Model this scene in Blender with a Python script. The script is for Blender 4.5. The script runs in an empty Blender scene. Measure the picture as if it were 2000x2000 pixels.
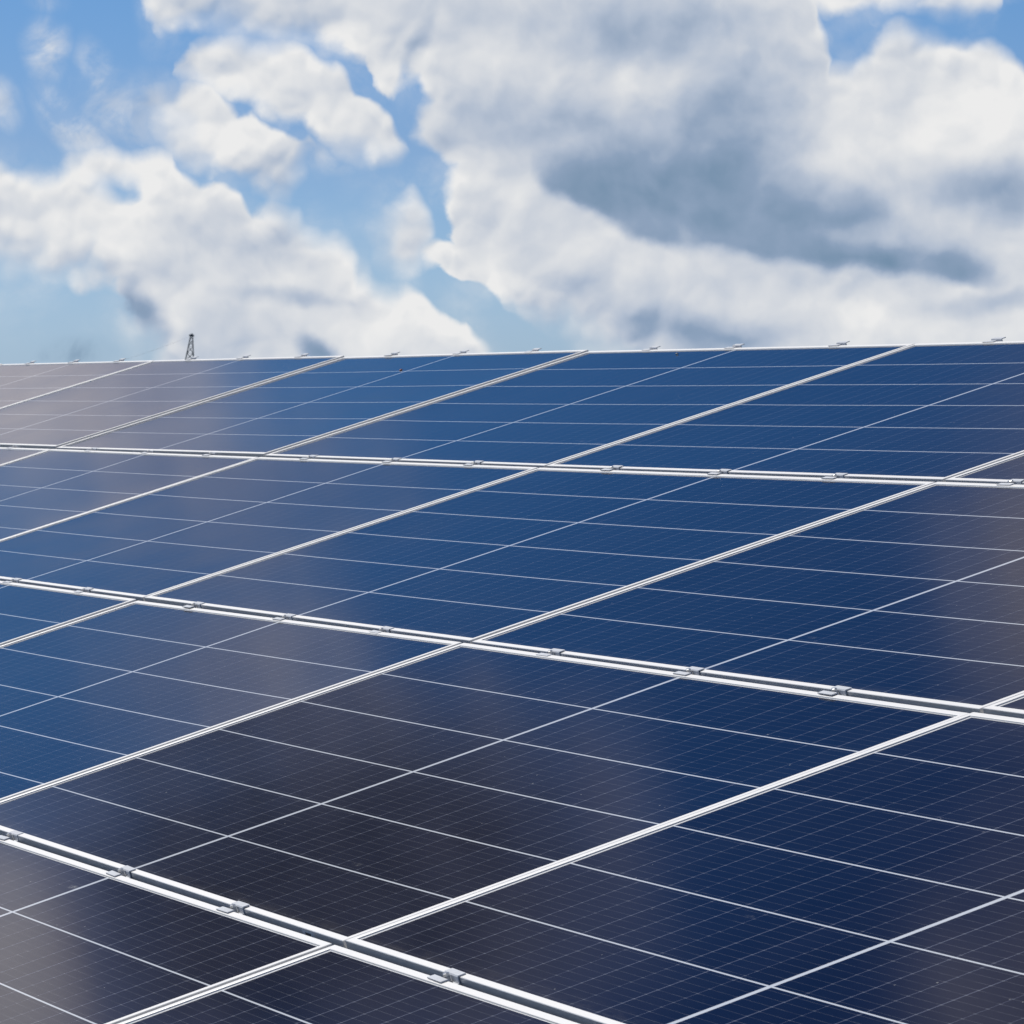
import bpy, bmesh, math, random
from mathutils import Vector, Matrix
S = bpy.context.scene
C = S.collection
rad = math.radians
random.seed(7)

# ------------------------------------------------------------ camera
TILT = rad(16.64)
Z0 = 0.95                                    # height of the seam that crosses the lower left
AX_U = Vector((1, 0, 0))
AX_V = Vector((0, math.cos(TILT), math.sin(TILT)))
AX_N = Vector((0, -math.sin(TILT), math.cos(TILT)))
TABLE = Matrix(((AX_U.x, AX_V.x, AX_N.x, 0), (AX_U.y, AX_V.y, AX_N.y, 0),
                (AX_U.z, AX_V.z, AX_N.z, Z0), (0, 0, 0, 1)))
def tw(u, v, n=0.0):
    return TABLE @ Vector((u, v, n))
RCV = ((0.37254782, 0.88914843, -0.26575024),
       (0.02277568, -0.29503883, -0.95521377),
       (-0.92773347, 0.34981017, -0.13016703))
right = (TABLE.to_3x3() @ Vector(RCV[0])).normalized()
fwd = (TABLE.to_3x3() @ Vector(RCV[2])).normalized()
up = right.cross(fwd).normalized()
right = fwd.cross(up).normalized()
cam_d = bpy.data.cameras.new('camera')
cam = bpy.data.objects.new('camera', cam_d)
C.objects.link(cam)
M = Matrix((right, up, -fwd)).transposed().to_4x4()
M.translation = tw(6.77159, -2.08299, 1.50181)
cam.matrix_world = M
cam_d.sensor_width = 36
cam_d.lens = 163.38
cam_d.clip_start = 0.1
cam_d.clip_end = 30000
cam_d.dof.use_dof = True
cam_d.dof.focus_distance = 9.0
cam_d.dof.aperture_fstop = 48
S.camera = cam
S.render.resolution_x = S.render.resolution_y = 1024

# ------------------------------------------------------------ node helper
class NT:
    def __init__(s, nt):
        s.nt = nt
    def n(s, t, **kw):
        o = s.nt.nodes.new(t)
        for k, v in kw.items():
            setattr(o, k, v)
        return o
    def put(s, sock, v):
        if isinstance(v, bpy.types.NodeSocket):
            s.nt.links.new(v, sock)
        elif v is not None:
            sock.default_value = v
    def m(s, op, a, b=None, c=None, clamp=False):
        o = s.n('ShaderNodeMath', operation=op, use_clamp=clamp)
        s.put(o.inputs[0], a); s.put(o.inputs[1], b); s.put(o.inputs[2], c)
        return o.outputs[0]
    def vm(s, op, a, b=None, scale=None):
        o = s.n('ShaderNodeVectorMath', operation=op)
        s.put(o.inputs[0], a); s.put(o.inputs[1], b)
        if scale is not None: s.put(o.inputs['Scale'], scale)
        return o.outputs['Value'] if op in ('LENGTH', 'DOT_PRODUCT') else o.outputs[0]
    def xyz(s, x, y, z=0.0):
        o = s.n('ShaderNodeCombineXYZ')
        s.put(o.inputs[0], x); s.put(o.inputs[1], y); s.put(o.inputs[2], z)
        return o.outputs[0]
    def sep(s, v):
        o = s.n('ShaderNodeSeparateXYZ'); s.put(o.inputs[0], v)
        return o.outputs
    def noise(s, v, scale, detail=4, rough=.5, dist=0, lac=2.0, typ='FBM'):
        o = s.n('ShaderNodeTexNoise', noise_dimensions='3D', noise_type=typ)
        s.put(o.inputs['Vector'], v); s.put(o.inputs['Scale'], scale)
        o.inputs['Detail'].default_value = detail
        o.inputs['Roughness'].default_value = rough
        o.inputs['Lacunarity'].default_value = lac
        o.inputs['Distortion'].default_value = dist
        return o
    def ss(s, x, a, b, lo=0.0, hi=1.0):
        o = s.n('ShaderNodeMapRange', interpolation_type='SMOOTHSTEP')
        s.put(o.inputs[0], x); s.put(o.inputs[1], a); s.put(o.inputs[2], b)
        s.put(o.inputs[3], lo); s.put(o.inputs[4], hi)
        return o.outputs[0]
    def mix(s, f, a, b, typ='RGBA', bt='MIX'):
        o = s.n('ShaderNodeMix', data_type=typ)
        if typ == 'RGBA':
            o.blend_type = bt
            s.put(o.inputs[0], f); s.put(o.inputs[6], a); s.put(o.inputs[7], b)
            return o.outputs[2]
        s.put(o.inputs[0], f); s.put(o.inputs[2], a); s.put(o.inputs[3], b)
        return o.outputs[0]
    def curve(s, x, pts, x0, x1, y0, y1, smooth=False):
        """piecewise curve through pts (real units) over x0..x1"""
        t = s.m('DIVIDE', s.m('SUBTRACT', x, x0), x1 - x0, clamp=True)
        o = s.n('ShaderNodeFloatCurve')
        cm = o.mapping
        cv = cm.curves[0]
        P = [((px - x0) / (x1 - x0), (py - y0) / (y1 - y0)) for px, py in pts]
        P = [(min(max(a, 0), 1), min(max(b, 0), 1)) for a, b in P]
        cv.points[0].location = P[0]
        cv.points[1].location = P[-1]
        for p in P[1:-1]:
            cv.points.new(*p)
        for p in cv.points:
            p.handle_type = 'AUTO' if smooth else 'VECTOR'
        cm.update()
        s.put(o.inputs['Value'], t)
        return s.m('MULTIPLY_ADD', o.outputs[0], y1 - y0, y0)

def lin(r, g, b, k=1.0):
    f = lambda c: (c / 255 / 12.92 if c / 255 <= .04045 else ((c / 255 + .055) / 1.055) ** 2.4) * k
    return (f(r), f(g), f(b), 1)

# ------------------------------------------------------------ sun + sky
SUN_EL, SUN_AZ = rad(60), None
sun_dir = Vector((-0.46, -0.22, 0.0)).normalized() * math.cos(SUN_EL) + Vector((0, 0, math.sin(SUN_EL)))
sl = bpy.data.lights.new('sun', 'SUN')
sl.energy = 3.5
sl.angle = rad(0.6)
sl.color = (1.0, 0.96, 0.9)
so = bpy.data.objects.new('sun', sl)
C.objects.link(so)
so.rotation_euler = sun_dir.to_track_quat('Z', 'Y').to_euler()
so.location = (0, 0, 30)

W = bpy.data.worlds.new('World')
S.world = W
W.use_nodes = True
W.node_tree.nodes.clear()
g = NT(W.node_tree)
tc = g.n('ShaderNodeTexCoord').outputs['Generated']
sx, sy, sz = g.sep(tc)[0:3]
az = g.m('DEGREES', g.m('ARCTAN2', sy, g.m('MULTIPLY', sx, -1)))
el = g.m('DEGREES', g.m('ARCSINE', sz))
# sky chart: X grows with azimuth, Y falls with elevation (158.4 units per degree)
X = g.m('MULTIPLY_ADD', az, 158.4, 1000 - 158.4 * 21.873)
Y = g.m('MULTIPLY_ADD', el, -158.4, 1000 - 158.4 * 1.406)
chart = g.xyz(g.m('DIVIDE', X, 1000), g.m('DIVIDE', Y, 1000), 0.0)

def cloud_field(chart, relief_only=False):
    # domain warp: big soft, then small cauliflower
    w1 = g.noise(chart, 4.0, 3, .55).outputs['Color']
    w2 = g.noise(chart, 13.0, 4, .5).outputs['Color']
    d1 = g.vm('SCALE', g.vm('SUBTRACT', w1, (.5, .5, .5)), scale=.042)
    d2 = g.vm('SCALE', g.vm('SUBTRACT', w2, (.5, .5, .5)), scale=.038)
    q = g.vm('ADD', chart, g.vm('ADD', d1, d2))
    return q

q = cloud_field(chart)
qx, qy = g.sep(q)[0:2]
QX = g.m('MULTIPLY', qx, 1000)
QY = g.m('MULTIPLY', qy, 1000)
def band(top, bot, kt=1.0, kb=1.0):
    """signed inside measure of a cloud bank between a top and a bottom outline"""
    r = []
    if top: r.append(g.m('MULTIPLY', g.m('SUBTRACT', QY, g.curve(QX, top, -200, 2200, -200, 1000)), kt))
    if bot: r.append(g.m('MULTIPLY', g.m('SUBTRACT', g.curve(QX, bot, -200, 2200, -200, 1000), QY), kb))
    return g.m('MINIMUM', r[0], r[1]) if len(r) == 2 else r[0]
def blob(cx, cy, rx, ry, ang=0.0, x=None, y=None):
    """inside measure of an ellipse, in chart units, positive inside"""
    x = QX if x is None else x
    y = QY if y is None else y
    dx = g.m('SUBTRACT', x, cx); dy = g.m('SUBTRACT', y, cy)
    c, s_ = math.cos(rad(ang)), math.sin(rad(ang))
    a = g.m('DIVIDE', g.m('MULTIPLY_ADD', dx, c, g.m('MULTIPLY', dy, s_)), rx)
    b = g.m('DIVIDE', g.m('MULTIPLY_ADD', dy, c, g.m('MULTIPLY', dx, -s_)), ry)
    d = g.m('SQRT', g.m('MULTIPLY_ADD', a, a, g.m('MULTIPLY', b, b)))
    return g.m('MULTIPLY', g.m('SUBTRACT', 1.0, d), min(rx, ry))
def umax(*a):
    r = a[0]
    for b in a[1:]: r = g.m('MAXIMUM', r, b)
    return r

A_top = [(-200, 300), (0, 330), (47, 345), (119, 346), (145, 312), (207, 305), (300, 286), (336, 300), (348, 345),
         (393, 364), (440, 360), (468, 373), (492, 411), (543, 404), (588, 420), (622, 460), (655, 472),
         (684, 503), (696, 533), (725, 533), (742, 557), (776, 568), (795, 562), (830, 577), (860, 612),
         (906, 618), (944, 675), (990, 760), (1080, 1000), (2200, 1000)]
A_bot = [(-200, 500), (0, 512), (52, 527), (155, 533), (207, 548), (233, 572), (265, 625), (300, 660), (320, 700), (400, 860),
         (600, 1000), (2200, 1000)]
B1_top = [(-200, 900), (310, 400), (345, 135), (373, 93), (414, 82), (445, 78), (518, 90), (570, 94), (602, 111), (628, 141),
          (662, 138), (690, 178), (727, 209), (768, 240), (796, 290), (830, 420), (2200, 1000)]
B1_bot = [(-200, 0), (310, 40), (345, 150), (400, 178), (455, 192), (492, 222), (560, 250), (611, 252), (673, 282), (727, 294),
          (780, 300), (815, 250), (850, -200), (2200, -200)]
B2_top = [(-200, 900), (225, 500), (270, 200), (300, 176), (331, 190), (373, 153), (416, 166), (438, 205), (466, 230),
          (497, 222), (520, 245), (560, 266), (606, 262), (650, 330), (700, 600), (2200, 1000)]
B2_bot = [(-200, -200), (225, 60), (265, 215), (310, 258), (352, 294), (393, 332), (440, 345), (518, 360), (568, 345),
          (590, 305), (625, 275), (665, 100), (760, -200), (2200, -200)]
D_bot = [(-200, -200), (240, -200), (285, 30), (310, 67), (362, 67), (410, 45), (450, 55), (523, 80), (570, 84), (673, 104),
         (719, 126), (727, 160), (761, 180), (790, 152), (850, 160), (960, -200), (2200, -200)]
D_top = [(-200, -200), (2200, -200)]
E_left = [(-200, 700), (0, 745), (50, 795), (100, 808), (150, 815), (200, 833), (235, 822), (260, 813), (300, 858),
          (320, 886), (352, 868), (404, 880), (455, 890), (484, 912), (500, 868), (523, 858), (559, 930),
          (611, 988), (640, 1050), (700, 1150), (1000, 1400)]
E_bot = [(-200, 600), (900, 590), (1000, 607), (1052, 636), (1155, 660), (1259, 690), (1350, 730), (1500, 800), (2200, 800)]
G_bot = [(-200, -200), (1540, -200), (1590, 30), (1612, 80), (1615, 122), (1652, 134), (1699, 104), (1725, 66), (1761, 50),
         (1807, 72), (1854, 93), (1890, 109), (1932, 99), (1973, 119), (2005, 165), (2060, 300), (2200, 500)]
G_top = [(-200, 200), (1540, 80), (1590, 34), (1647, 20), (1776, 14), (1900, 26), (1945, 16), (1960, -60), (2000, -200), (2200, -200)]

def tops(pts, w):      # 1 close under a top outline
    return g.m('SUBTRACT', 1, g.ss(g.m('SUBTRACT', QY, g.curve(QX, pts, -200, 2200, -200, 1000)), 0, w))
def feet(pts, w):      # 1 close above a bottom outline
    return g.m('SUBTRACT', 1, g.ss(g.m('SUBTRACT', g.curve(QX, pts, -200, 2200, -200, 1000), QY), -20, w))
eA = g.m('MINIMUM', band(A_top, A_bot, 1, .38), g.m('MULTIPLY', blob(230, 372, 30, 12, 5), -1.2))
eB1 = band(B1_top, B1_bot, .9, .6)
eB2 = band(B2_top, B2_bot, .9, .34)
eD = g.m('MINIMUM', band(None, D_bot, 1, .6), g.m('ADD', QY, 420))
eE = g.m('MINIMUM', g.m('SUBTRACT', QX, g.curve(QY, E_left, -200, 1000, -200, 2200)), band(None, E_bot, 1, .8))
eE = g.m('MINIMUM', eE, g.m('MULTIPLY', band(G_top, G_bot, 1, 1), -1.0))
eE = g.m('MINIMUM', eE, g.m('MULTIPLY_ADD', QY, .5, 260))
eF = umax(blob(795, 468, 48, 52), blob(806, 425, 18, 40), blob(850, 492, 60, 26, 10))
# clouds further up and round the rest of the sky
big = g.noise(g.vm('MULTIPLY', tc, (1, 1, 2.2)), 3.1, 6, .55).outputs[0]
eO = g.m('MULTIPLY', g.m('SUBTRACT', big, .60), 1500)
outside = g.m('MAXIMUM', g.ss(g.m('ABSOLUTE', g.m('SUBTRACT', X, 1000)), 2600, 3600), g.ss(Y, -2700, -3600))
eO = g.m('SUBTRACT', eO, g.m('MULTIPLY', g.m('SUBTRACT', 1, outside), 900))
# banks mirrored in the glass (elevations 8 to 22 degrees)
RX = g.m('MULTIPLY_ADD', az, 158.4, 0.0)
RY = g.m('MULTIPLY', el, 158.4)
rw = g.vm('SCALE', g.vm('SUBTRACT', g.noise(chart, 1.5, 6, .62).outputs['Color'], (.5, .5, .5)), scale=260)
rwx, rwy = g.sep(rw)[0:2]
RX = g.m('ADD', RX, rwx); RY = g.m('ADD', RY, rwy)
def rb(a_, e_, ra, re, ang=0):
    return blob(a_ * 158.4, e_ * 158.4, ra * 158.4, re * 158.4, ang, RX, RY)
REFL = [rb(13.2, 8.5, 3.0, 1.25, 18), rb(13.2, 15.9, 4.0, 2.3, 24), rb(24.4, 17.6, 2.5, 2.1, 20),
        rb(21.6, 21.4, 2.6, 1.5), rb(8.9, 14.2, 1.8, 1.7), rb(14.5, 10.6, 1.9, .42, 28), rb(13.9, 12.6, 1.4, .5, 20)]
eR = umax(REFL[0], g.m('MULTIPLY', REFL[1], .6), g.m('MULTIPLY', REFL[2], .5), g.m('MULTIPLY', REFL[3], .5), REFL[4], REFL[5], REFL[6])

soft = g.m('MULTIPLY_ADD', g.ss(g.noise(chart, 3.1, 2, .5).outputs[0], .35, .7), 42, 8)
e_all = umax(eA, eB1, eB2, eD, eE, eF)
def puff(v, scale):
    o = g.n('ShaderNodeTexVoronoi', feature='SMOOTH_F1', voronoi_dimensions='2D')
    g.put(o.inputs['Vector'], v); o.inputs['Scale'].default_value = scale
    o.inputs['Smoothness'].default_value = .35
    return g.m('SUBTRACT', .42, o.outputs['Distance'])
fine = g.noise(chart, 26.0, 6, .6).outputs[0]
pf1 = puff(q, 8.5); pf2 = puff(q, 21.0)
e_n = g.m('ADD', e_all, g.m('MULTIPLY', g.m('SUBTRACT', fine, .5), 17))
e_n = g.m('ADD', e_n, g.m('MULTIPLY', pf1, 34))
e_n = g.m('ADD', e_n, g.m('MULTIPLY', pf2, 12))
alpha = g.ss(e_n, g.m('MULTIPLY', soft, -1), soft)
# thin wisps
wn = g.ss(g.noise(chart, 7.5, 7, .62, .5).outputs[0], .36, .62)
def wisp(cx, cy, rx, ry, ang, k):
    return g.m('MULTIPLY', g.ss(blob(cx, cy, rx, ry, ang), 0, min(rx, ry) * .9), k)
wisps = umax(wisp(95, 105, 95, 62, 80, .85), wisp(150, 255, 150, 60, 48, .72), wisp(195, 165, 110, 50, 70, .6),
             wisp(10, 205, 70, 46, 70, .7), wisp(240, 215, 170, 95, 15, .55), wisp(88, 8, 60, 34, 0, .55),
             wisp(330, 215, 130, 85, 30, .5), wisp(1850, 6, 150, 28, 0, .85), wisp(265, 640, 110, 60, 40, .45),
             wisp(145, 690, 85, 40, 0, .62), wisp(620, 300, 90, 50, 20, .5), wisp(760, 520, 90, 50, 30, .4), wisp(1720, 60, 120, 60, 10, .3))
wisps = g.m('MULTIPLY', wisps, g.m('MULTIPLY_ADD', wn, .88, .12))
veil = g.m('MULTIPLY', g.m('MULTIPLY', g.ss(e_all, -95, 15), g.ss(g.noise(chart, 5.0, 6, .6, .3).outputs[0], .42, .72)), .34)
alpha = g.m('MAXIMUM', alpha, g.m('MAXIMUM', wisps, veil))
aR = g.m('MAXIMUM', g.ss(g.m('ADD', eR, g.m('MULTIPLY', g.m('SUBTRACT', g.noise(chart, 4.0, 5, .6).outputs[0], .5), 190)), -60, 90), g.ss(eO, -60, 160))
alpha = g.m('MAXIMUM', alpha, aR)

# ---- brightness of the cloud mass
def shade(e, a, b, k):
    return g.m('MULTIPLY', g.ss(e, a, b), k)
D1_top = [(-200, 900), (980, 600), (1040, 330), (1100, 312), (1207, 312), (1336, 338), (1466, 352), (1570, 362), (1640, 378),
          (1705, 402), (1740, 430), (1790, 470), (1870, 500), (1960, 560), (2200, 700)]
D1_bot = [(-200, -200), (980, 200), (1040, 355), (1075, 385), (1171, 436), (1269, 475), (1362, 503), (1487, 513), (1569, 537),
          (1673, 535), (1828, 552), (1930, 568), (2010, 560), (2200, 400)]
d1t = g.m('SUBTRACT', QY, g.curve(QX, D1_top, -200, 2200, -200, 1000, True))
d1b = g.m('SUBTRACT', g.curve(QX, D1_bot, -200, 2200, -200, 1000, True), g.m('ADD', QY, g.m('MULTIPLY', pf1, 34)))
sh1 = g.m('MULTIPLY', g.m('MULTIPLY', g.ss(d1t, -60, 100), g.ss(d1b, -12, 30)), .54)
light_patch = shade(blob(1690, 465, 120, 40, -4), -6, 34, .62)
sh1 = g.m('MULTIPLY', sh1, g.m('SUBTRACT', 1, light_patch))
sh2 = shade(blob(1420, 200, 210, 130, 62), -70, 130, .25)
sh3 = shade(blob(1300, 645, 260, 56, 9), -18, 56, .50)
sh4 = shade(blob(1960, 372, 150, 60, 5), -30, 60, .45)
sh5 = shade(blob(1240, 300, 300, 90, 10), -60, 90, .34)
sh6 = shade(blob(285, 610, 70, 40, 50), -10, 36, .5)
sh7 = shade(blob(618, 690, 60, 34, 30), -6, 28, .62)
sh8 = shade(blob(560, 580, 130, 18, 4), -8, 18, .28)
sh9 = shade(blob(1230, 45, 300, 80, 5), -40, 80, .26)
sh10 = shade(blob(820, 95, 22, 90, 20), -8, 22, .3)
sh11 = shade(blob(520, 30, 200, 50, 10), -15, 45, .3)
sh12 = shade(blob(580, 470, 80, 60, 40), -10, 50, .24)
sh13 = shade(blob(1880, 520, 90, 40, 20), -8, 36, .35)
sh14 = shade(blob(150, 690, 120, 50, 0), 0, 30, .9)
sh15 = shade(blob(2000, 590, 240, 26, -3), -8, 24, .3)
sh = g.m('ADD', sh1, sh2)
for k in (sh3, sh4, sh5, sh6, sh7, sh8, sh9, sh10, sh11, sh12, sh13, sh14, sh15):
    sh = g.m('ADD', sh, k)
# relief: the difference of the billows towards the light, so tops are bright and undersides dull
def billow(v):
    a = g.noise(v, 4.8, 5, .46, .2).outputs[0]
    return a
off = g.vm('ADD', q, (-.018, -.045, 0))
rel = g.m('SUBTRACT', billow(q), billow(off))
off2 = g.vm('ADD', q, (-.006, -.014, 0))
rel2 = g.m('SUBTRACT', pf1, puff(off2, 8.5))
rel3 = g.m('SUBTRACT', pf2, puff(off2, 21.0))
patch = g.m('SUBTRACT', g.noise(chart, 2.7, 2.5, .45).outputs[0], .5)
near = g.m('SUBTRACT', 1, g.ss(e_n, 5, 110))       # puffs show at the edges, melt inside
calm = g.m('MULTIPLY_ADD', near, .60, .18)
rim = g.m('MULTIPLY', g.m('SUBTRACT', 1, g.ss(e_n, 0, 70)), .10)
bri = g.m('ADD', .80, g.m('MULTIPLY', rel, 1.0))
bri = g.m('ADD', bri, g.m('MULTIPLY', g.m('MULTIPLY', rel2, calm), .85))
bri = g.m('ADD', bri, g.m('MULTIPLY', g.m('MULTIPLY', rel3, calm), .38))
bri = g.m('ADD', bri, g.m('MULTIPLY', patch, .52))
bri = g.m('ADD', bri, rim)
in_a = g.ss(eA, -30, 10); in_b = g.ss(g.m('MAXIMUM', eB1, eB2), -30, 10)
bri = g.m('ADD', bri, g.m('MULTIPLY', g.m('MULTIPLY', tops(A_top, 75), in_a), .14))
bri = g.m('SUBTRACT', bri, g.m('MULTIPLY', g.m('MULTIPLY', feet(A_bot, 110), in_a), .26))
bri = g.m('SUBTRACT', bri, g.m('MULTIPLY', g.m('MULTIPLY', feet(B2_bot, 110), g.ss(eB2, -30, 10)), .20))
bri = g.m('SUBTRACT', bri, g.m('MULTIPLY', g.m('MULTIPLY', feet(E_bot, 60), g.ss(QX, 980, 1100)), .14))
bri = g.m('SUBTRACT', bri, sh)
bri = g.m('SUBTRACT', bri, g.m('MULTIPLY', g.ss(blob(1420, 300, 640, 330, 8), -100, 200), .09))
bri = g.m('ADD', bri, g.m('MULTIPLY', g.ss(blob(1790, 210, 260, 170, 20), -30, 110), .10))
# banks higher up: greyer undersides
low_r = g.ss(Y, -250, -420)
bri = g.m('SUBTRACT', bri, g.m('MULTIPLY', low_r, .18))
bri = g.m('SUBTRACT', bri, g.m('MULTIPLY', g.ss(REFL[1], -60, 150), .62))
bri = g.m('SUBTRACT', bri, g.m('MULTIPLY', g.ss(REFL[3], -60, 120), .35))
bri = g.m('SUBTRACT', bri, g.m('MULTIPLY', g.ss(REFL[2], -60, 160), .22))
bri = g.m('ADD', bri, g.m('MULTIPLY', g.ss(REFL[0], -40, 120), .22))
bri = g.m('ADD', bri, g.m('MULTIPLY', g.ss(REFL[4], -40, 160), .30))
bri = g.m('ADD', bri, 0, clamp=True)
ramp = g.n('ShaderNodeValToRGB')
K = 1.0
cr = ramp.color_ramp
cr.elements[0].position = 0.0; cr.elements[0].color = lin(116, 143, 170)
cr.elements[1].position = 1.0; cr.elements[1].color = lin(236, 236, 236)
for pos, c_ in ((.28, (142, 162, 188)), (.5, (178, 190, 208)), (.72, (208, 213, 221)), (.87, (224, 226, 229))):
    e_ = cr.elements.new(pos); e_.color = lin(*c_)
g.put(ramp.inputs[0], bri)

sky = g.n('ShaderNodeTexSky', sky_type='NISHITA', sun_disc=False)
sky.sun_elevation = SUN_EL
sky.sun_rotation = math.atan2(sun_dir.x, sun_dir.y)
sky.altitude = 200
sky.air_density = 1.0
sky.dust_density = 0.6
sky.ozone_density = 1.6
STR = 0.12
# the blue of the air, deepened upwards a little more than the model gives
tint = g.n('ShaderNodeValToRGB')
tr = tint.color_ramp
TINT = [(0, (.36, .53, .90)), (1, (.324, .476, .814)), (2.3, (.254, .388, .683)), (3.1, (.238, .346, .604)), (4.8, (.193, .324, .562)),
        (9, (.14, .29, .48)), (14, (.07, .20, .38)), (20, (.04, .10, .22)), (28, (.15, .2, .28)), (50, (.36, .39, .39))]
tr.elements[0].position = 0.0; tr.elements[0].color = (*TINT[0][1], 1)
tr.elements[1].position = 1.0; tr.elements[1].color = (*TINT[-1][1], 1)
for e_deg, c_ in TINT[1:-1]:
    e_ = tr.elements.new(e_deg / 50); e_.color = (*c_, 1)
g.put(tint.inputs[0], g.m('DIVIDE', el, 50.0, clamp=True))
air = g.vm('SCALE', g.mix(1.0, sky.outputs[0], tint.outputs[0], bt='MULTIPLY'), scale=1.4)
ramp2 = g.n('ShaderNodeValToRGB')
c2r = ramp2.color_ramp
c2r.elements[0].position = 0.0; c2r.elements[0].color = lin(48, 50, 57)
c2r.elements[1].position = 1.0; c2r.elements[1].color = lin(222, 217, 222)
for pos, c_ in ((.35, (118, 119, 140)), (.7, (176, 172, 186))):
    e_ = c2r.elements.new(pos); e_.color = lin(*c_)
g.put(ramp2.inputs[0], bri)
cloud = g.vm('SCALE', g.mix(low_r, ramp.outputs[0], ramp2.outputs[0]), scale=1.0 / STR)
col = g.mix(alpha, air, cloud)
bg = g.n('ShaderNodeBackground')
g.put(bg.inputs[0], col)
bg.inputs[1].default_value = STR
wo = g.n('ShaderNodeOutputWorld')
g.put(wo.inputs[0], bg.outputs[0])

S.view_settings.view_transform = 'Standard'
S.view_settings.look = 'None'
S.view_settings.exposure = 0.0
S.view_settings.gamma = 1.0
S.render.engine = 'CYCLES'

# ------------------------------------------------------------ materials
def mat(name):
    m = bpy.data.materials.new(name)
    m.use_nodes = True
    m.node_tree.nodes.clear()
    n = NT(m.node_tree)
    o = n.n('ShaderNodeOutputMaterial')
    b = n.n('ShaderNodeBsdfPrincipled')
    n.put(o.inputs[0], b.outputs[0])
    return m, n, b

def aluminium():
    m, n, b = mat('anodised_aluminium')
    v = n.n('ShaderNodeTexCoord').outputs['Object']
    a = n.noise(v, 7, 5, .6).outputs[0]
    d = n.ss(n.noise(n.vm('MULTIPLY', v, (6, 60, 60)), 3, 5, .7).outputs[0], .55, .78)
    c = n.mix(n.ss(a, .3, .7), (.80, .795, .785, 1), (.74, .735, .725, 1))
    c = n.mix(n.m('MULTIPLY', d, .14), c, (.38, .36, .32, 1))
    n.put(b.inputs['Base Color'], c)
    b.inputs['Metallic'].default_value = .5
    n.put(b.inputs['Roughness'], n.m('MULTIPLY_ADD', a, .2, .42))
    return m

def steel(name, col, metal, rough, dirt=.3):
    m, n, b = mat(name)
    v = n.n('ShaderNodeTexCoord').outputs['Object']
    a = n.noise(v, 60, 4, .6).outputs[0]
    c = n.mix(n.m('MULTIPLY', n.ss(a, .4, .75), dirt), (*col, 1), (col[0] * .55, col[1] * .52, col[2] * .48, 1))
    n.put(b.inputs['Base Color'], c)
    b.inputs['Metallic'].default_value = metal
    b.inputs['Roughness'].default_value = rough
    return m

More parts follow.
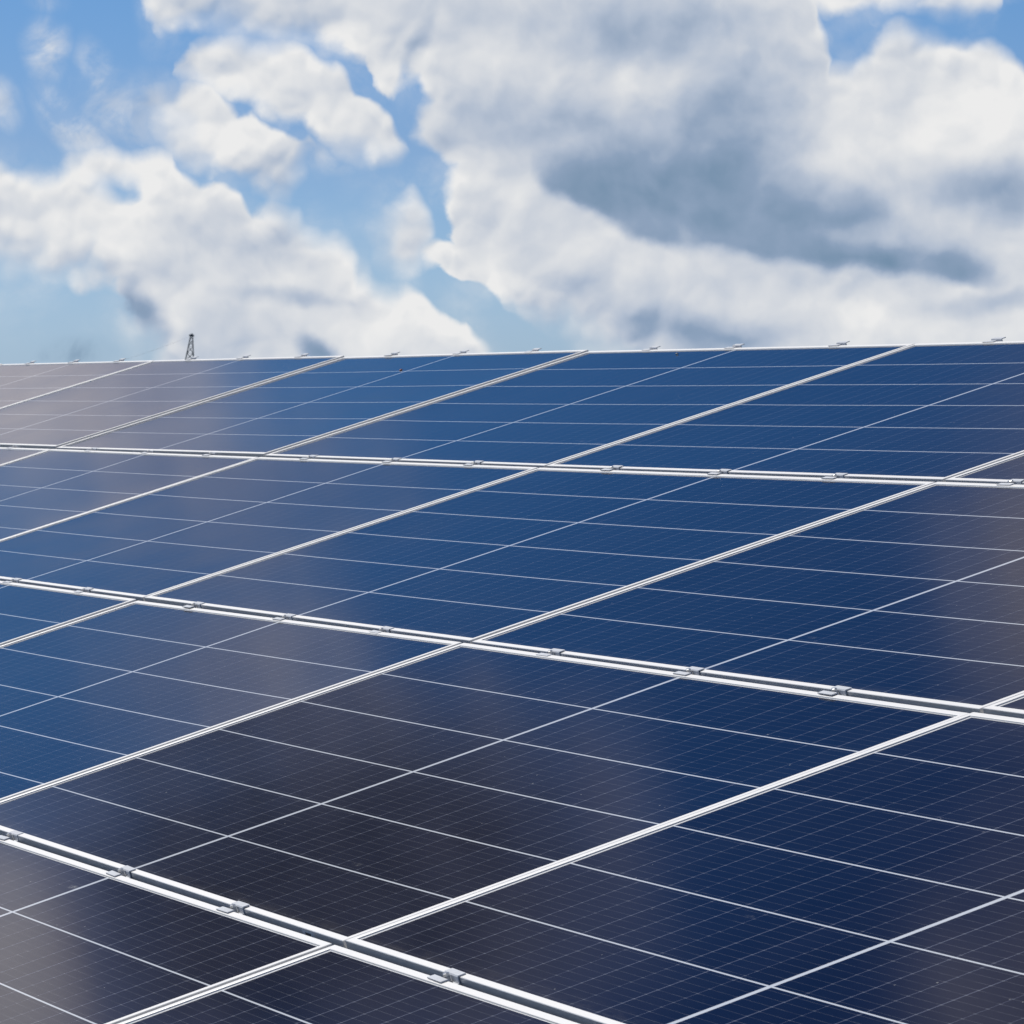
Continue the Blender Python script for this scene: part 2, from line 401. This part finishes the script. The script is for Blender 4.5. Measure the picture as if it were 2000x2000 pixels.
L, Wd = 2.280, 1.139
LIP = 0.0145
PC = 0.1848          # cell column pitch over the short side
PH = 0.0926          # half cell pitch over the long side
def cells():
    m, n, b = mat('solar_cells_under_glass')
    v = n.n('ShaderNodeTexCoord').outputs['Object']
    info = n.n('ShaderNodeObjectInfo').outputs['Random']
    x, y = n.sep(v)[0:2]
    ax = n.m('ABSOLUTE', x); ay = n.m('ABSOLUTE', y)
    def line(d, w, s=.0004):      # 1 on the line
        return n.ss(d, w - s, w + s, 1.0, 0.0)
    # long gaps between cell columns (five) : y = k * PC
    fy = n.m('ABSOLUTE', n.m('SUBTRACT', n.m('MODULO', n.m('ADD', ay, PC / 2), PC), PC / 2))
    g1 = line(fy, .00175)
    g1 = n.m('MULTIPLY', g1, n.m('LESS_THAN', ay, PC * 2.5))
    # centre band
    g2 = line(ax, .0065)
    # margins
    g3 = n.m('MAXIMUM', n.m('GREATER_THAN', ax, .0065 + PH * 12), n.m('GREATER_THAN', ay, PC * 3 - .0016))
    white = umax_n(n, g1, g2, g3)
    # dark line of sealant where the glass enters the frame
    seal = n.m('MAXIMUM', n.m('GREATER_THAN', ax, L / 2 - LIP - .0019), n.m('GREATER_THAN', ay, Wd / 2 - LIP - .0009))
    # narrow gaps between half cells
    hx = n.m('SUBTRACT', ax, .0065)
    fx = n.m('ABSOLUTE', n.m('SUBTRACT', n.m('MODULO', n.m('ADD', hx, PH / 2), PH), PH / 2))
    cell_id = n.xyz(n.m('FLOOR', n.m('DIVIDE', hx, PH)), n.m('FLOOR', n.m('DIVIDE', y, PC)), n.m('MULTIPLY', n.m('SIGN', x), 3.3))
    gid = n.xyz(n.m('ROUND', n.m('DIVIDE', n.m('MULTIPLY', n.m('SIGN', x), hx), PH)), n.m('FLOOR', n.m('DIVIDE', y, PC)), n.m('MULTIPLY', info, 90))
    wnn = n.n('ShaderNodeTexWhiteNoise', noise_dimensions='3D')
    n.put(wnn.inputs[0], gid)
    gw = n.m('MULTIPLY_ADD', wnn.outputs[0], .0010, .00045)     # each gap its own width
    gap = n.ss(fx, n.m('SUBTRACT', gw, .0003), n.m('ADD', gw, .0003), 1.0, 0.0)
    # wires: ten to a cell
    BP = PC / 10
    by = n.m('ABSOLUTE', n.m('SUBTRACT', n.m('MODULO', n.m('ADD', n.m('ADD', y, PC * 3), 0), BP), BP / 2))
    wire = line(by, .00028, .00016)
    # solder pads: the wire is wider and brighter at places along its length
    pad = n.m('MULTIPLY', line(by, .0009, .0004), line(fx, .0042, .0012))
    wv = n.ss(n.noise(n.vm('MULTIPLY', v, (14, 53, 1)), 1.0, 3, .6).outputs[0], .35, .7)
    tone = n.n('ShaderNodeTexWhiteNoise', noise_dimensions='3D')
    n.put(tone.inputs[0], cell_id)
    base = n.mix(tone.outputs[0], (.0030, .0052, .0165, 1), (.0044, .0072, .021, 1))
    c = n.mix(n.m('MULTIPLY', gap, .60), base, (.20, .22, .29, 1))
    c = n.mix(n.m('MULTIPLY', wire, n.m('MULTIPLY_ADD', wv, .34, .20)), c, (.24, .25, .27, 1))
    c = n.mix(n.m('MULTIPLY', pad, .20), c, (.34, .36, .40, 1))
    c = n.mix(white, c, (.64, .68, .73, 1))
    c = n.mix(g3, c, (.86, .86, .86, 1))
    c = n.mix(seal, c, (.46, .46, .46, 1))
    # dust film and specks on the glass
    specks = n.n('ShaderNodeTexVoronoi', feature='F1')
    n.put(specks.inputs['Vector'], n.vm('ADD', v, n.xyz(n.m('MULTIPLY', info, 17), 0, 0)))
    specks.inputs['Scale'].default_value = 21
    sr = n.sep(specks.outputs['Color'])[0]
    sp = n.m('MULTIPLY', n.m('LESS_THAN', specks.outputs['Distance'], n.m('MULTIPLY_ADD', sr, .030, .010)), n.m('GREATER_THAN', sr, .45))
    c = n.mix(n.m('MULTIPLY', sp, .7), c, (.42, .42, .40, 1))
    dust = n.noise(n.vm('ADD', v, n.xyz(n.m('MULTIPLY', info, 31), 0, 0)), 1.7, 6, .65).outputs[0]
    c = n.mix(n.m('MULTIPLY', n.ss(dust,   .35, .8), .010), c, (.5, .46, .42, 1))
    # dried smears and a tide line of dirt along the lower edge
    sm = n.n('ShaderNodeTexVoronoi', feature='F1')
    n.put(sm.inputs['Vector'], n.vm('ADD', n.vm('ADD', n.vm('MULTIPLY', v, (1, 2.8, 1)), n.xyz(n.m('MULTIPLY', info, 23), 0, 0)), n.vm('SCALE', n.noise(v, 90, 4, .7).outputs['Color'], scale=.03)))
    sm.inputs['Scale'].default_value = 2.1
    smr = n.sep(sm.outputs['Color'])
    spl = n.m('MULTIPLY', n.ss(sm.outputs['Distance'], .0, n.m('MULTIPLY_ADD', smr[1], .05, .016), 1, 0), n.m('GREATER_THAN', smr[0], .5))
    spl = n.m('MULTIPLY', spl, n.ss(n.noise(v, 160, 3, .7).outputs[0], .38, .62))
    c = n.mix(n.m('MULTIPLY', spl, .55), c, (.5, .5, .48, 1))
    low = n.m('MULTIPLY', n.ss(y, -Wd / 2 + LIP, -Wd / 2 + .06, 1, 0), n.ss(n.noise(n.vm('MULTIPLY', v, (9, 40, 1)), 1, 4, .7).outputs[0], .35, .7))
    c = n.mix(n.m('MULTIPLY', low, .10), c, (.32, .29, .24, 1))
    n.put(b.inputs['Base Color'], c)
    n.put(b.inputs['Roughness'], n.m('MULTIPLY_ADD', dust, .06, .045))
    b.inputs['IOR'].default_value = 1.235
    return m
def umax_n(n, *a):
    r = a[0]
    for b in a[1:]: r = n.m('MAXIMUM', r, b)
    return r

M_AL = aluminium()
M_CELL = cells()
M_CLAMP = steel('zinc_plated_clamp', (.66, .68, .71), .12, .5)
M_BOLT = steel('stainless_bolt', (.62, .62, .62), .9, .3)
M_GALV = steel('galvanised_steel', (.42, .44, .45), .5, .55)
M_PYLON = steel('hazed_steel', (.14, .165, .20), .1, .7)  # aerial haze put into the base colour: paler, bluer steel for pylon and cable
M_STICK = steel('pale_sticker', (.9, .9, .88), 0, .5, .05)
M_INK = steel('dark_print', (.11, .11, .115), 0, .6, .1)
M_BACK = steel('white_backsheet', (.7, .7, .7), 0, .6, .1)
def plain(name, col, rough=.5, metal=0.0):
    m, n, b = mat(name)
    b.inputs['Base Color'].default_value = (*col, 1)
    b.inputs['Roughness'].default_value = rough
    b.inputs['Metallic'].default_value = metal
    return m
M_SHELL = plain('orange_wing_case', (.32, .075, .02), .3)
M_PALE = plain('pale_wing_case', (.42, .36, .33), .25)
M_BLACK = plain('black_chitin', (.012, .011, .012), .35)
M_YEL = plain('yellow_hair', (.42, .28, .06), .8)
def grass_mat():
    m, n, b = mat('grass_ground')
    v = n.n('ShaderNodeTexCoord').outputs['Object']
    a = n.noise(v, .35, 8, .65).outputs[0]
    c2 = n.noise(v, 6, 6, .7).outputs[0]
    c = n.mix(n.ss(a, .35, .65), (.075, .085, .028, 1), (.12, .115, .05, 1))
    c = n.mix(n.ss(c2, .45, .75), c, (.13, .11, .06, 1))
    n.put(b.inputs['Base Color'], c)
    b.inputs['Roughness'].default_value = .95
    bp = n.n('ShaderNodeBump'); bp.inputs['Strength'].default_value = .8; bp.inputs['Distance'].default_value = .05
    n.put(bp.inputs['Height'], c2); n.put(b.inputs['Normal'], bp.outputs[0])
    return m

# ------------------------------------------------------------ mesh helpers
def box(bm, x0, x1, y0, y1, z0, z1):
    vs = [bm.verts.new((x, y, z)) for z in (z0, z1) for y in (y0, y1) for x in (x0, x1)]
    for f in ((0, 2, 3, 1), (4, 5, 7, 6), (0, 1, 5, 4), (2, 6, 7, 3), (0, 4, 6, 2), (1, 3, 7, 5)):
        bm.faces.new([vs[i] for i in f])
def bar(bm, a, b, r, n=6, r2=None):
    a, b = Vector(a), Vector(b)
    d = (b - a).normalized()
    s = d.orthogonal().normalized(); t = d.cross(s)
    rings = []
    for p, rr in ((a, r), (b, r if r2 is None else r2)):
        rings.append([bm.verts.new(p + (s * math.cos(k * 2 * math.pi / n) + t * math.sin(k * 2 * math.pi / n)) * rr) for k in range(n)])
    for k in range(n):
        bm.faces.new((rings[0][k], rings[0][(k + 1) % n], rings[1][(k + 1) % n], rings[1][k]))
    bm.faces.new(rings[0][::-1]); bm.faces.new(rings[1])
def bevel(bm, w, seg=2):
    bmesh.ops.bevel(bm, geom=bm.edges[:], offset=w, segments=seg, affect='EDGES', profile=.6)
def obj(name, bm, mats, parent=None, smooth=False, mw=None):
    me = bpy.data.meshes.new(name)
    bmesh.ops.recalc_face_normals(bm, faces=bm.faces[:])
    if smooth:
        for f in bm.faces: f.smooth = True
    bm.to_mesh(me); bm.free()
    for m_ in (mats if isinstance(mats, (list, tuple)) else [mats]): me.materials.append(m_)
    o = bpy.data.objects.new(name, me)
    C.objects.link(o)
    if parent: o.parent = parent
    if mw is not None: o.matrix_world = mw
    return o
def empty(name, mw):
    o = bpy.data.objects.new(name, None)
    o.empty_display_size = .1
    C.objects.link(o)
    o.matrix_world = mw
    return o
def tag(o, label=None, cat=None, group=None, kind=None):
    if label: o['label'] = label
    if cat: o['category'] = cat
    if group: o['group'] = group
    if kind: o['kind'] = kind
    return o
def copy_tree(o, parent=None):
    c = o.copy(); C.objects.link(c)
    if parent:
        c.parent = parent
        c.matrix_parent_inverse = o.matrix_parent_inverse.copy()
    for ch in list(o.children): copy_tree(ch, c)
    return c

# ------------------------------------------------------------ ground
bm = bmesh.new()
R_ = 9000
vs = [bm.verts.new(p) for p in ((-R_, -R_, 0), (R_, -R_, 0), (R_, R_, 0), (-R_, R_, 0))]
bm.faces.new(vs)
tag(obj('ground', bm, grass_mat()), kind='structure')

# ------------------------------------------------------------ the solar table
PU, PV = 2.2930, 1.1566            # pitch of the panels along and up the table
U_OFF = 0.008
GU, GV = PU - L, PV - Wd
FH = 0.035                         # frame height
REC = 0.0026                       # glass lies this far below the lip
COLS = list(range(-7, 2))
ROWS = (-1, 0, 1, 2)

def ring(bm, hx, hy, z):
    return [bm.verts.new((a * hx, b * hy, z)) for a, b in ((-1, -1), (1, -1), (1, 1), (-1, 1))]
def make_panel():
    root = empty('solar_panel', Matrix.Identity(4))
    bm = bmesh.new()
    # profile swept round the four sides, corners mitred: outer wall, lip, inner wall, back flange
    c = .0009
    prof = [(0, -FH), (0, -c), (c, 0), (LIP - c, 0), (LIP, -.0004), (LIP + .0008, -REC + .0002), (LIP + .0009, -REC - .006), (.0025, -REC - .006), (.0025, -FH + .002), (.028, -FH + .002), (.028, -FH)]
    rings_ = [ring(bm, L / 2 - i, Wd / 2 - i, z) for i, z in prof]
    for a, b in zip(rings_, rings_[1:] + rings_[:1]):
        for k in range(4):
            bm.faces.new((a[k], a[(k + 1) % 4], b[(k + 1) % 4], b[k]))
    obj('frame', bm, M_AL, root)
    bm = bmesh.new()
    # the glass sheet, sagging a little between its clamped edges
    nx, ny = 36, 20
    hx, hy = L / 2 - LIP + .0005, Wd / 2 - LIP + .0005
    grid = {}
    for i in range(nx + 1):
        for j in range(ny + 1):
            a, b = -1 + 2 * i / nx, -1 + 2 * j / ny
            z = -REC - .0016 * (1 - a ** 4) * (1 - b * b)
            grid[i, j] = bm.verts.new((a * hx, b * hy, z))
    for i in range(nx):
        for j in range(ny):
            bm.faces.new((grid[i, j], grid[i + 1, j], grid[i + 1, j + 1], grid[i, j + 1]))
    obj('glass_face', bm, M_CELL, root, smooth=True)
    bm = bmesh.new()
    box(bm, -hx, hx, -hy, hy, -REC - .0105, -REC - .0075)
    obj('backsheet', bm, M_BACK, root)
    return root
proto = make_panel()
TWEAK = {(-2, 0): (0, -.13), (-1, 0): (0, .10), (0, 1): (.05, .12), (-3, 2): (0, .03), (-4, 2): (0, -.10), (-3, 1): (0, 0), (0, 0): (.03, .03)}
def panel_mw(i, j):
    u = U_OFF + (i + .5) * PU
    v = (j + .5) * PV
    # no two panels lie quite alike
    rnd = random.Random(i * 31 + j * 101)
    ru, rv = TWEAK.get((i, j), (rnd.uniform(-.09, .09), rnd.uniform(-.05, .05)))
    return TABLE @ Matrix.Translation((u, v, .006 if (i <= -5 and j == 2) else (.003 if (i == -4 and j == 2) else 0))) @ Matrix.Rotation(rad(ru), 4, 'X') @ Matrix.Rotation(rad(rv), 4, 'Y')
ROWN = {2: 'top row', 1: 'second row from the top', 0: 'third row from the top', -1: 'bottom row'}
# columns seen in the photo, per row, left to right
SEEN = {2: [-6, -5, -4, -3, -2, -1], 1: [-5, -4, -3, -2, -1, 0], 0: [-3, -2, -1, 0], -1: [-1, 0]}
ORD = ['first', 'second', 'third', 'fourth', 'fifth', 'sixth', 'seventh', 'eighth']
first = True
for j in ROWS:
    for i in COLS:
        o = proto if first else copy_tree(proto)
        first = False
        o.matrix_world = panel_mw(i, j)
        if i in SEEN[j]:
            k = SEEN[j].index(i)
            lab = 'dark blue solar panel, %s from the left in the %s' % (ORD[k], ROWN[j])
        elif i < SEEN[j][0]:
            lab = 'solar panel of the %s beyond the left edge of the photo' % ROWN[j]
        else:
            lab = 'solar panel of the %s beyond the right edge of the photo' % ROWN[j]
        tag(o, lab, 'solar panel', 'solar panels of the tilted array')

# ------------------------------------------------------------ clamps
def make_clamp():
    root = empty('panel_clamp', Matrix.Identity(4))
    bm = bmesh.new()
    w, t = .029, .0021           # half width, sheet thickness
    zt = .0006
    # one folded strip: tab, wall down, floor, wall up, tab
    h, ty, dz = .0086, .0205, -.0115
    outer = [(-ty, zt + t), (-h + t * .2, zt + t), (-h + t, zt), (-h + t, dz + t), (h - t, dz + t), (h - t, zt), (h - t * .2, zt + t), (ty, zt + t)]
    inner = [(-ty, zt), (-h, zt), (-h, zt - .001), (-h, dz), (h, dz), (h, zt - .001), (h, zt), (ty, zt)]
    va = [[bm.verts.new((s * w, y, z)) for y, z in outer] for s in (-1, 1)]
    vb = [[bm.verts.new((s * w, y, z)) for y, z in inner] for s in (-1, 1)]
    n_ = len(outer)
    for k in range(n_ - 1):
        bm.faces.new((va[0][k], va[0][k + 1], va[1][k + 1], va[1][k]))
        bm.faces.new((vb[0][k], vb[1][k], vb[1][k + 1], vb[0][k + 1]))
        for s in (0, 1):
            bm.faces.new((va[s][k], va[s][k + 1], vb[s][k + 1], vb[s][k]))
    for k in (0, n_ - 1):
        bm.faces.new((va[0][k], va[1][k], vb[1][k], vb[0][k]))
    obj('bracket', bm, M_CLAMP, root)
    bm = bmesh.new()
    zb = dz + t
    bar(bm, (0, 0, zb), (0, 0, zb + .0012), .0062, 20)
    bar(bm, (0, 0, zb + .0012), (0, 0, zb + .0145), .0056, 6)
    bar(bm, (0, 0, zb + .0145), (0, 0, zb + .0155), .0052, 6, .0036)
    obj('bolt', bm, M_BOLT, root)
    return root
cl = make_clamp()
FR = (.2, .49, .78)
SEAM = {3: 'along the top edge of the array', 2: 'on the seam below the top row',
        1: 'on the middle of three seams', 0: 'on the lowest seam'}
def px(p):
    q_ = M.inverted() @ p
    f = 9077
    return 1000 + f * q_.x / -q_.z, 1000 - f * q_.y / -q_.z
# where the clamps sit along each seam (metres along the table)
CLAMP_U = {3: (-13.329, -12.646, -11.975, -10.992, -10.342, -9.658, -8.692, -8.02, -7.366, -6.4, -5.782, -5.074, -4.139),
           2: (-9.681, -8.695, -8.039, -7.379, -6.432, -5.716, -5.073, -4.109, -3.448, -2.811, -1.956),
           1: (-5.772, -5.08, -4.136, -3.453, -2.8, -1.824, -1.145, -.522),
           0: (-1.865, -1.136, -.507, .474)}
spots = []
for s_ in (3, 2, 1, 0):
    for k_, u in enumerate(CLAMP_U[s_]):
        spots.append(((u, s_ * PV, True), s_, k_ + 1, len(CLAMP_U[s_])))
ORD2 = ['', 'first', 'second', 'third', 'fourth', 'fifth', 'sixth', 'seventh', 'eighth', 'ninth', 'tenth', 'eleventh', 'twelfth', 'thirteenth',
        'fourteenth', 'fifteenth', 'sixteenth', 'seventeenth', 'eighteenth', 'nineteenth', 'twentieth']
first = True
for (u, v, vis), s_, k, tot in spots:
    if not vis: continue
    o = cl if first else copy_tree(cl)
    first = False
    rnd = random.Random(int(u * 1000) + s_ * 7)
    ci = math.floor((u - U_OFF) / PU)
    lift = (.006 if ci <= -5 else .003 if ci == -4 else 0) if s_ == 3 else 0
    mw = TABLE @ Matrix.Translation((u, v, lift)) @ Matrix.Rotation(rad(rnd.uniform(-2.0, 2.0)), 4, 'Z')
    for ch in o.children:
        if ch.name.startswith('bolt'): ch.location.z = -.0075 if s_ == 3 else 0
    if s_ == 3:
        mw = mw @ Matrix.Rotation(rad(1.5), 4, 'X') @ Matrix.Translation((0, .001, .0002))
    o.matrix_world = mw
    tag(o, 'metal clamp %s, %s from the left' % (SEAM[s_], ORD2[k]), 'clamp', 'clamps holding the panels')

# ------------------------------------------------------------ sticker on a frame wall in the gap
pn = [o for o in C.objects if o.name.startswith('solar_panel') and (o.matrix_world.translation - tw(U_OFF - .5 * PU, .5 * PV)).length < .02][0]
bm = bmesh.new()
yw = -Wd / 2 - .0009
sx0 = L / 2 - .188
def quad(bm, x0, x1, z0, z1, y, mi, skew=.006):
    vs_ = [bm.verts.new(p) for p in ((x0, y, z0), (x1 + skew, y, z0), (x1, y, z1), (x0, y, z1))]
    f_ = bm.faces.new(vs_); f_.material_index = mi
quad(bm, sx0 - .004, sx0 + .056, -.024, -.0022, yw, 0)
quad(bm, sx0 + .011, sx0 + .036, -.0105, -.0058, yw - .0003, 1, 0)
st = obj('sticker', bm, [M_STICK, M_INK])
st.parent = pn
st['label'] = 'pale sticker with a dark printed box'

# ------------------------------------------------------------ rack below the panels
rack = empty('mounting_rack', TABLE.copy())
tag(rack, 'galvanised steel rack of rails, purlins and posts carrying the panels', 'rack')
TI = TABLE.inverted()
for i in COLS:
    for f_ in FR:
        u = U_OFF + i * PU + GU / 2 + f_ * L
        bm = bmesh.new(); box(bm, u - .02, u + .02, -PV - .03, 3 * PV + .03, -FH - .042, -FH - .002)
        obj('rail', bm, M_GALV, rack)
u0, u1 = U_OFF + COLS[0] * PU - .05, U_OFF + (COLS[-1] + 1) * PU + .05
for v in (-.45, 2.7):
    bm = bmesh.new(); box(bm, u0, u1, v - .03, v + .03, -FH - .164, -FH - .044)
    obj('purlin', bm, M_GALV, rack)
    for k in range(7):
        u = u0 + .8 + k * (u1 - u0 - 1.6) / 6
        topp = tw(u, v, -FH - .168)
        bm = bmesh.new()
        box(bm, topp.x - .05, topp.x + .05, topp.y - .04, topp.y + .04, -.3, topp.z)
        bm.transform(TI)
        obj('post', bm, M_GALV, rack)

# ------------------------------------------------------------ insects on the glass and clamps
def uvn(x_, y_):
    """point of the table plane seen at a photo position"""
    d = (right * ((x_ - 1000) / 9077) + up * ((1000 - y_) / 9077) + fwd).normalized()
    o_ = M.translation
    t_ = -(o_ - tw(0, 0)).dot(AX_N) / d.dot(AX_N)
    return TI @ (o_ + d * t_)
def ellipsoid(bm, c, r, seg=14, cut=None):
    mm = Matrix.Translation(c) @ Matrix.Diagonal((*r, 1))
    res = bmesh.ops.create_uvsphere(bm, u_segments=seg, v_segments=seg // 2 + 2, radius=1, matrix=mm)
    return res['verts']
def beetle(name, size, shell, label, pos, heading, kind):
    s = size
    root = empty(name, TABLE @ Matrix.Translation(pos) @ Matrix.Rotation(heading, 4, 'Z'))
    bm = bmesh.new()
    ellipsoid(bm, (0, 0, .30 * s), (.42 * s, .30 * s, .20 * s))      # abdomen
    ellipsoid(bm, (.40 * s, 0, .27 * s), (.17 * s, .22 * s, .15 * s))   # thorax
    ellipsoid(bm, (.57 * s, 0, .24 * s), (.11 * s, .13 * s, .10 * s))   # head
    for k, (lx, fx_) in enumerate(((.34, .5), (.12, .1), (-.1, -.35))):
        for sd in (-1, 1):
            bar(bm, (lx * s, sd * .15 * s, .2 * s), (fx_ * .9 * s, sd * .42 * s, .27 * s), .028 * s, 5)
            bar(bm, (fx_ * .9 * s, sd * .42 * s, .27 * s), (fx_ * s, sd * .58 * s, 0.0), .024 * s, 5, .012 * s)
    for sd in (-1, 1):
        bar(bm, (.63 * s, sd * .06 * s, .27 * s), (.86 * s, sd * .18 * s, .36 * s), .014 * s, 5, .008 * s)
    obj('body', bm, M_BLACK, root, smooth=True)
    for sd in (-1, 1):
        bm = bmesh.new()
        ellipsoid(bm, (-.02 * s, sd * .012 * s, .325 * s), (.47 * s, .325 * s, .235 * s))
        bmesh.ops.bisect_plane(bm, geom=bm.verts[:] + bm.edges[:] + bm.faces[:], plane_co=(0, sd * .012 * s, 0), plane_no=(0, -sd, 0), clear_outer=True)
        bmesh.ops.bisect_plane(bm, geom=bm.verts[:] + bm.edges[:] + bm.faces[:], plane_co=(0, 0, .27 * s), plane_no=(0, 0, -1), clear_outer=True)
        obj('wing_case', bm, shell, root, smooth=True)
    tag(root, label, kind)
    return root
p_ = uvn(783, 723); beetle('beetle', .0135, M_SHELL, 'orange brown beetle on the glass of a top row panel beside its centre line', (p_.x, p_.y, -REC - .001), 2.4, 'beetle')
p_ = uvn(1321.5, 690.5); beetle('beetle', .0085, M_PALE, 'tiny pale backed beetle just below the top edge of the array', (p_.x, p_.y, -REC), .6, 'beetle')
p_ = uvn(1999, 946); b3 = beetle('bee', .0165, M_BLACK, 'dark insect with yellow hair beside the clamp at the right edge', (p_.x, 2 * PV + .006, .002), 1.2, 'insect')
bm = bmesh.new(); ellipsoid(bm, (.0165 * .36, 0, .0165 * .29), (.0035, .0042, .0031))
obj('hair_collar', bm, M_YEL, b3, smooth=True)

# ------------------------------------------------------------ far pylon and its line
def world_at(x_, y_, dist):
    d = right * ((x_ - 1000) / 9077) + up * ((1000 - y_) / 9077) + fwd
    return M.translation + d * dist
D_ = 1500
topc = world_at(374.5, 653, D_)
ppm = 9077 / D_
lat = Vector((right.x, right.y, 0)).normalized(); dep = Vector((-lat.y, lat.x, 0))
H = topc.z
pyl = empty('pylon', Matrix.Translation((topc.x, topc.y, 0)))
tag(pyl, 'dark lattice pylon standing far off behind the top edge of the array', 'pylon')
bm = bmesh.new()
def leg_at(z, a, b):
    t = (H - z) / H
    wl = .62 + 5.2 * t; wd = .55 + 4.2 * t
    off_ = -2.0 * t
    p = lat * (off_ + a * wl * .5) + dep * b * wd * .5
    return Vector((p.x, p.y, z))
for a in (-1, 1):
    for b in (-1, 1):
        bar(bm, leg_at(0, a, b), leg_at(H - .3, a, b), .22, 4, .13)
obj('legs', bm, M_PYLON, pyl)
bm = bmesh.new()
zs = [H - .3]
step = 1.7
while zs[-1] - step > 0:
    zs.append(zs[-1] - step); step *= 1.13
for z1, z2 in zip(zs, zs[1:]):
    for (a1, b1), (a2, b2) in (((-1, -1), (1, -1)), ((-1, 1), (1, 1)), ((-1, -1), (-1, 1)), ((1, -1), (1, 1))):
        bar(bm, leg_at(z1, a1, b1), leg_at(z2, a2, b2), .075, 4)
        bar(bm, leg_at(z1, a2, b2), leg_at(z2, a1, b1), .075, 4)
        bar(bm, leg_at(z2, a1, b1), leg_at(z2, a2, b2), .07, 4)
obj('bracing', bm, M_PYLON, pyl)
bm = bmesh.new()
c1, c2 = lat * -.85, lat * .75
bar(bm, Vector((c1.x, c1.y, H - .25)), Vector((c2.x, c2.y, H - .45)), .30, 6)
bar(bm, Vector((lat.x * -.5, lat.y * -.5, H - .2)), Vector((lat.x * .35, lat.y * .35, H + .15)), .22, 6)
obj('crosshead', bm, M_PYLON, pyl)
bm = bmesh.new()
a0 = topc + Vector((0, 0, -.4))
a1 = world_at(-500, 600, 1900)
pts = []
for k in range(41):
    t = k / 40
    p = a0.lerp(a1, t); p.z -= 4 * 22.0 * t * (1 - t)
    pts.append(p)
for p, q2 in zip(pts, pts[1:]):
    bar(bm, p, q2, .018, 4)
tag(obj('power_line', bm, M_PYLON), 'thin sagging cable running left from the pylon across the blue sky', 'cable')
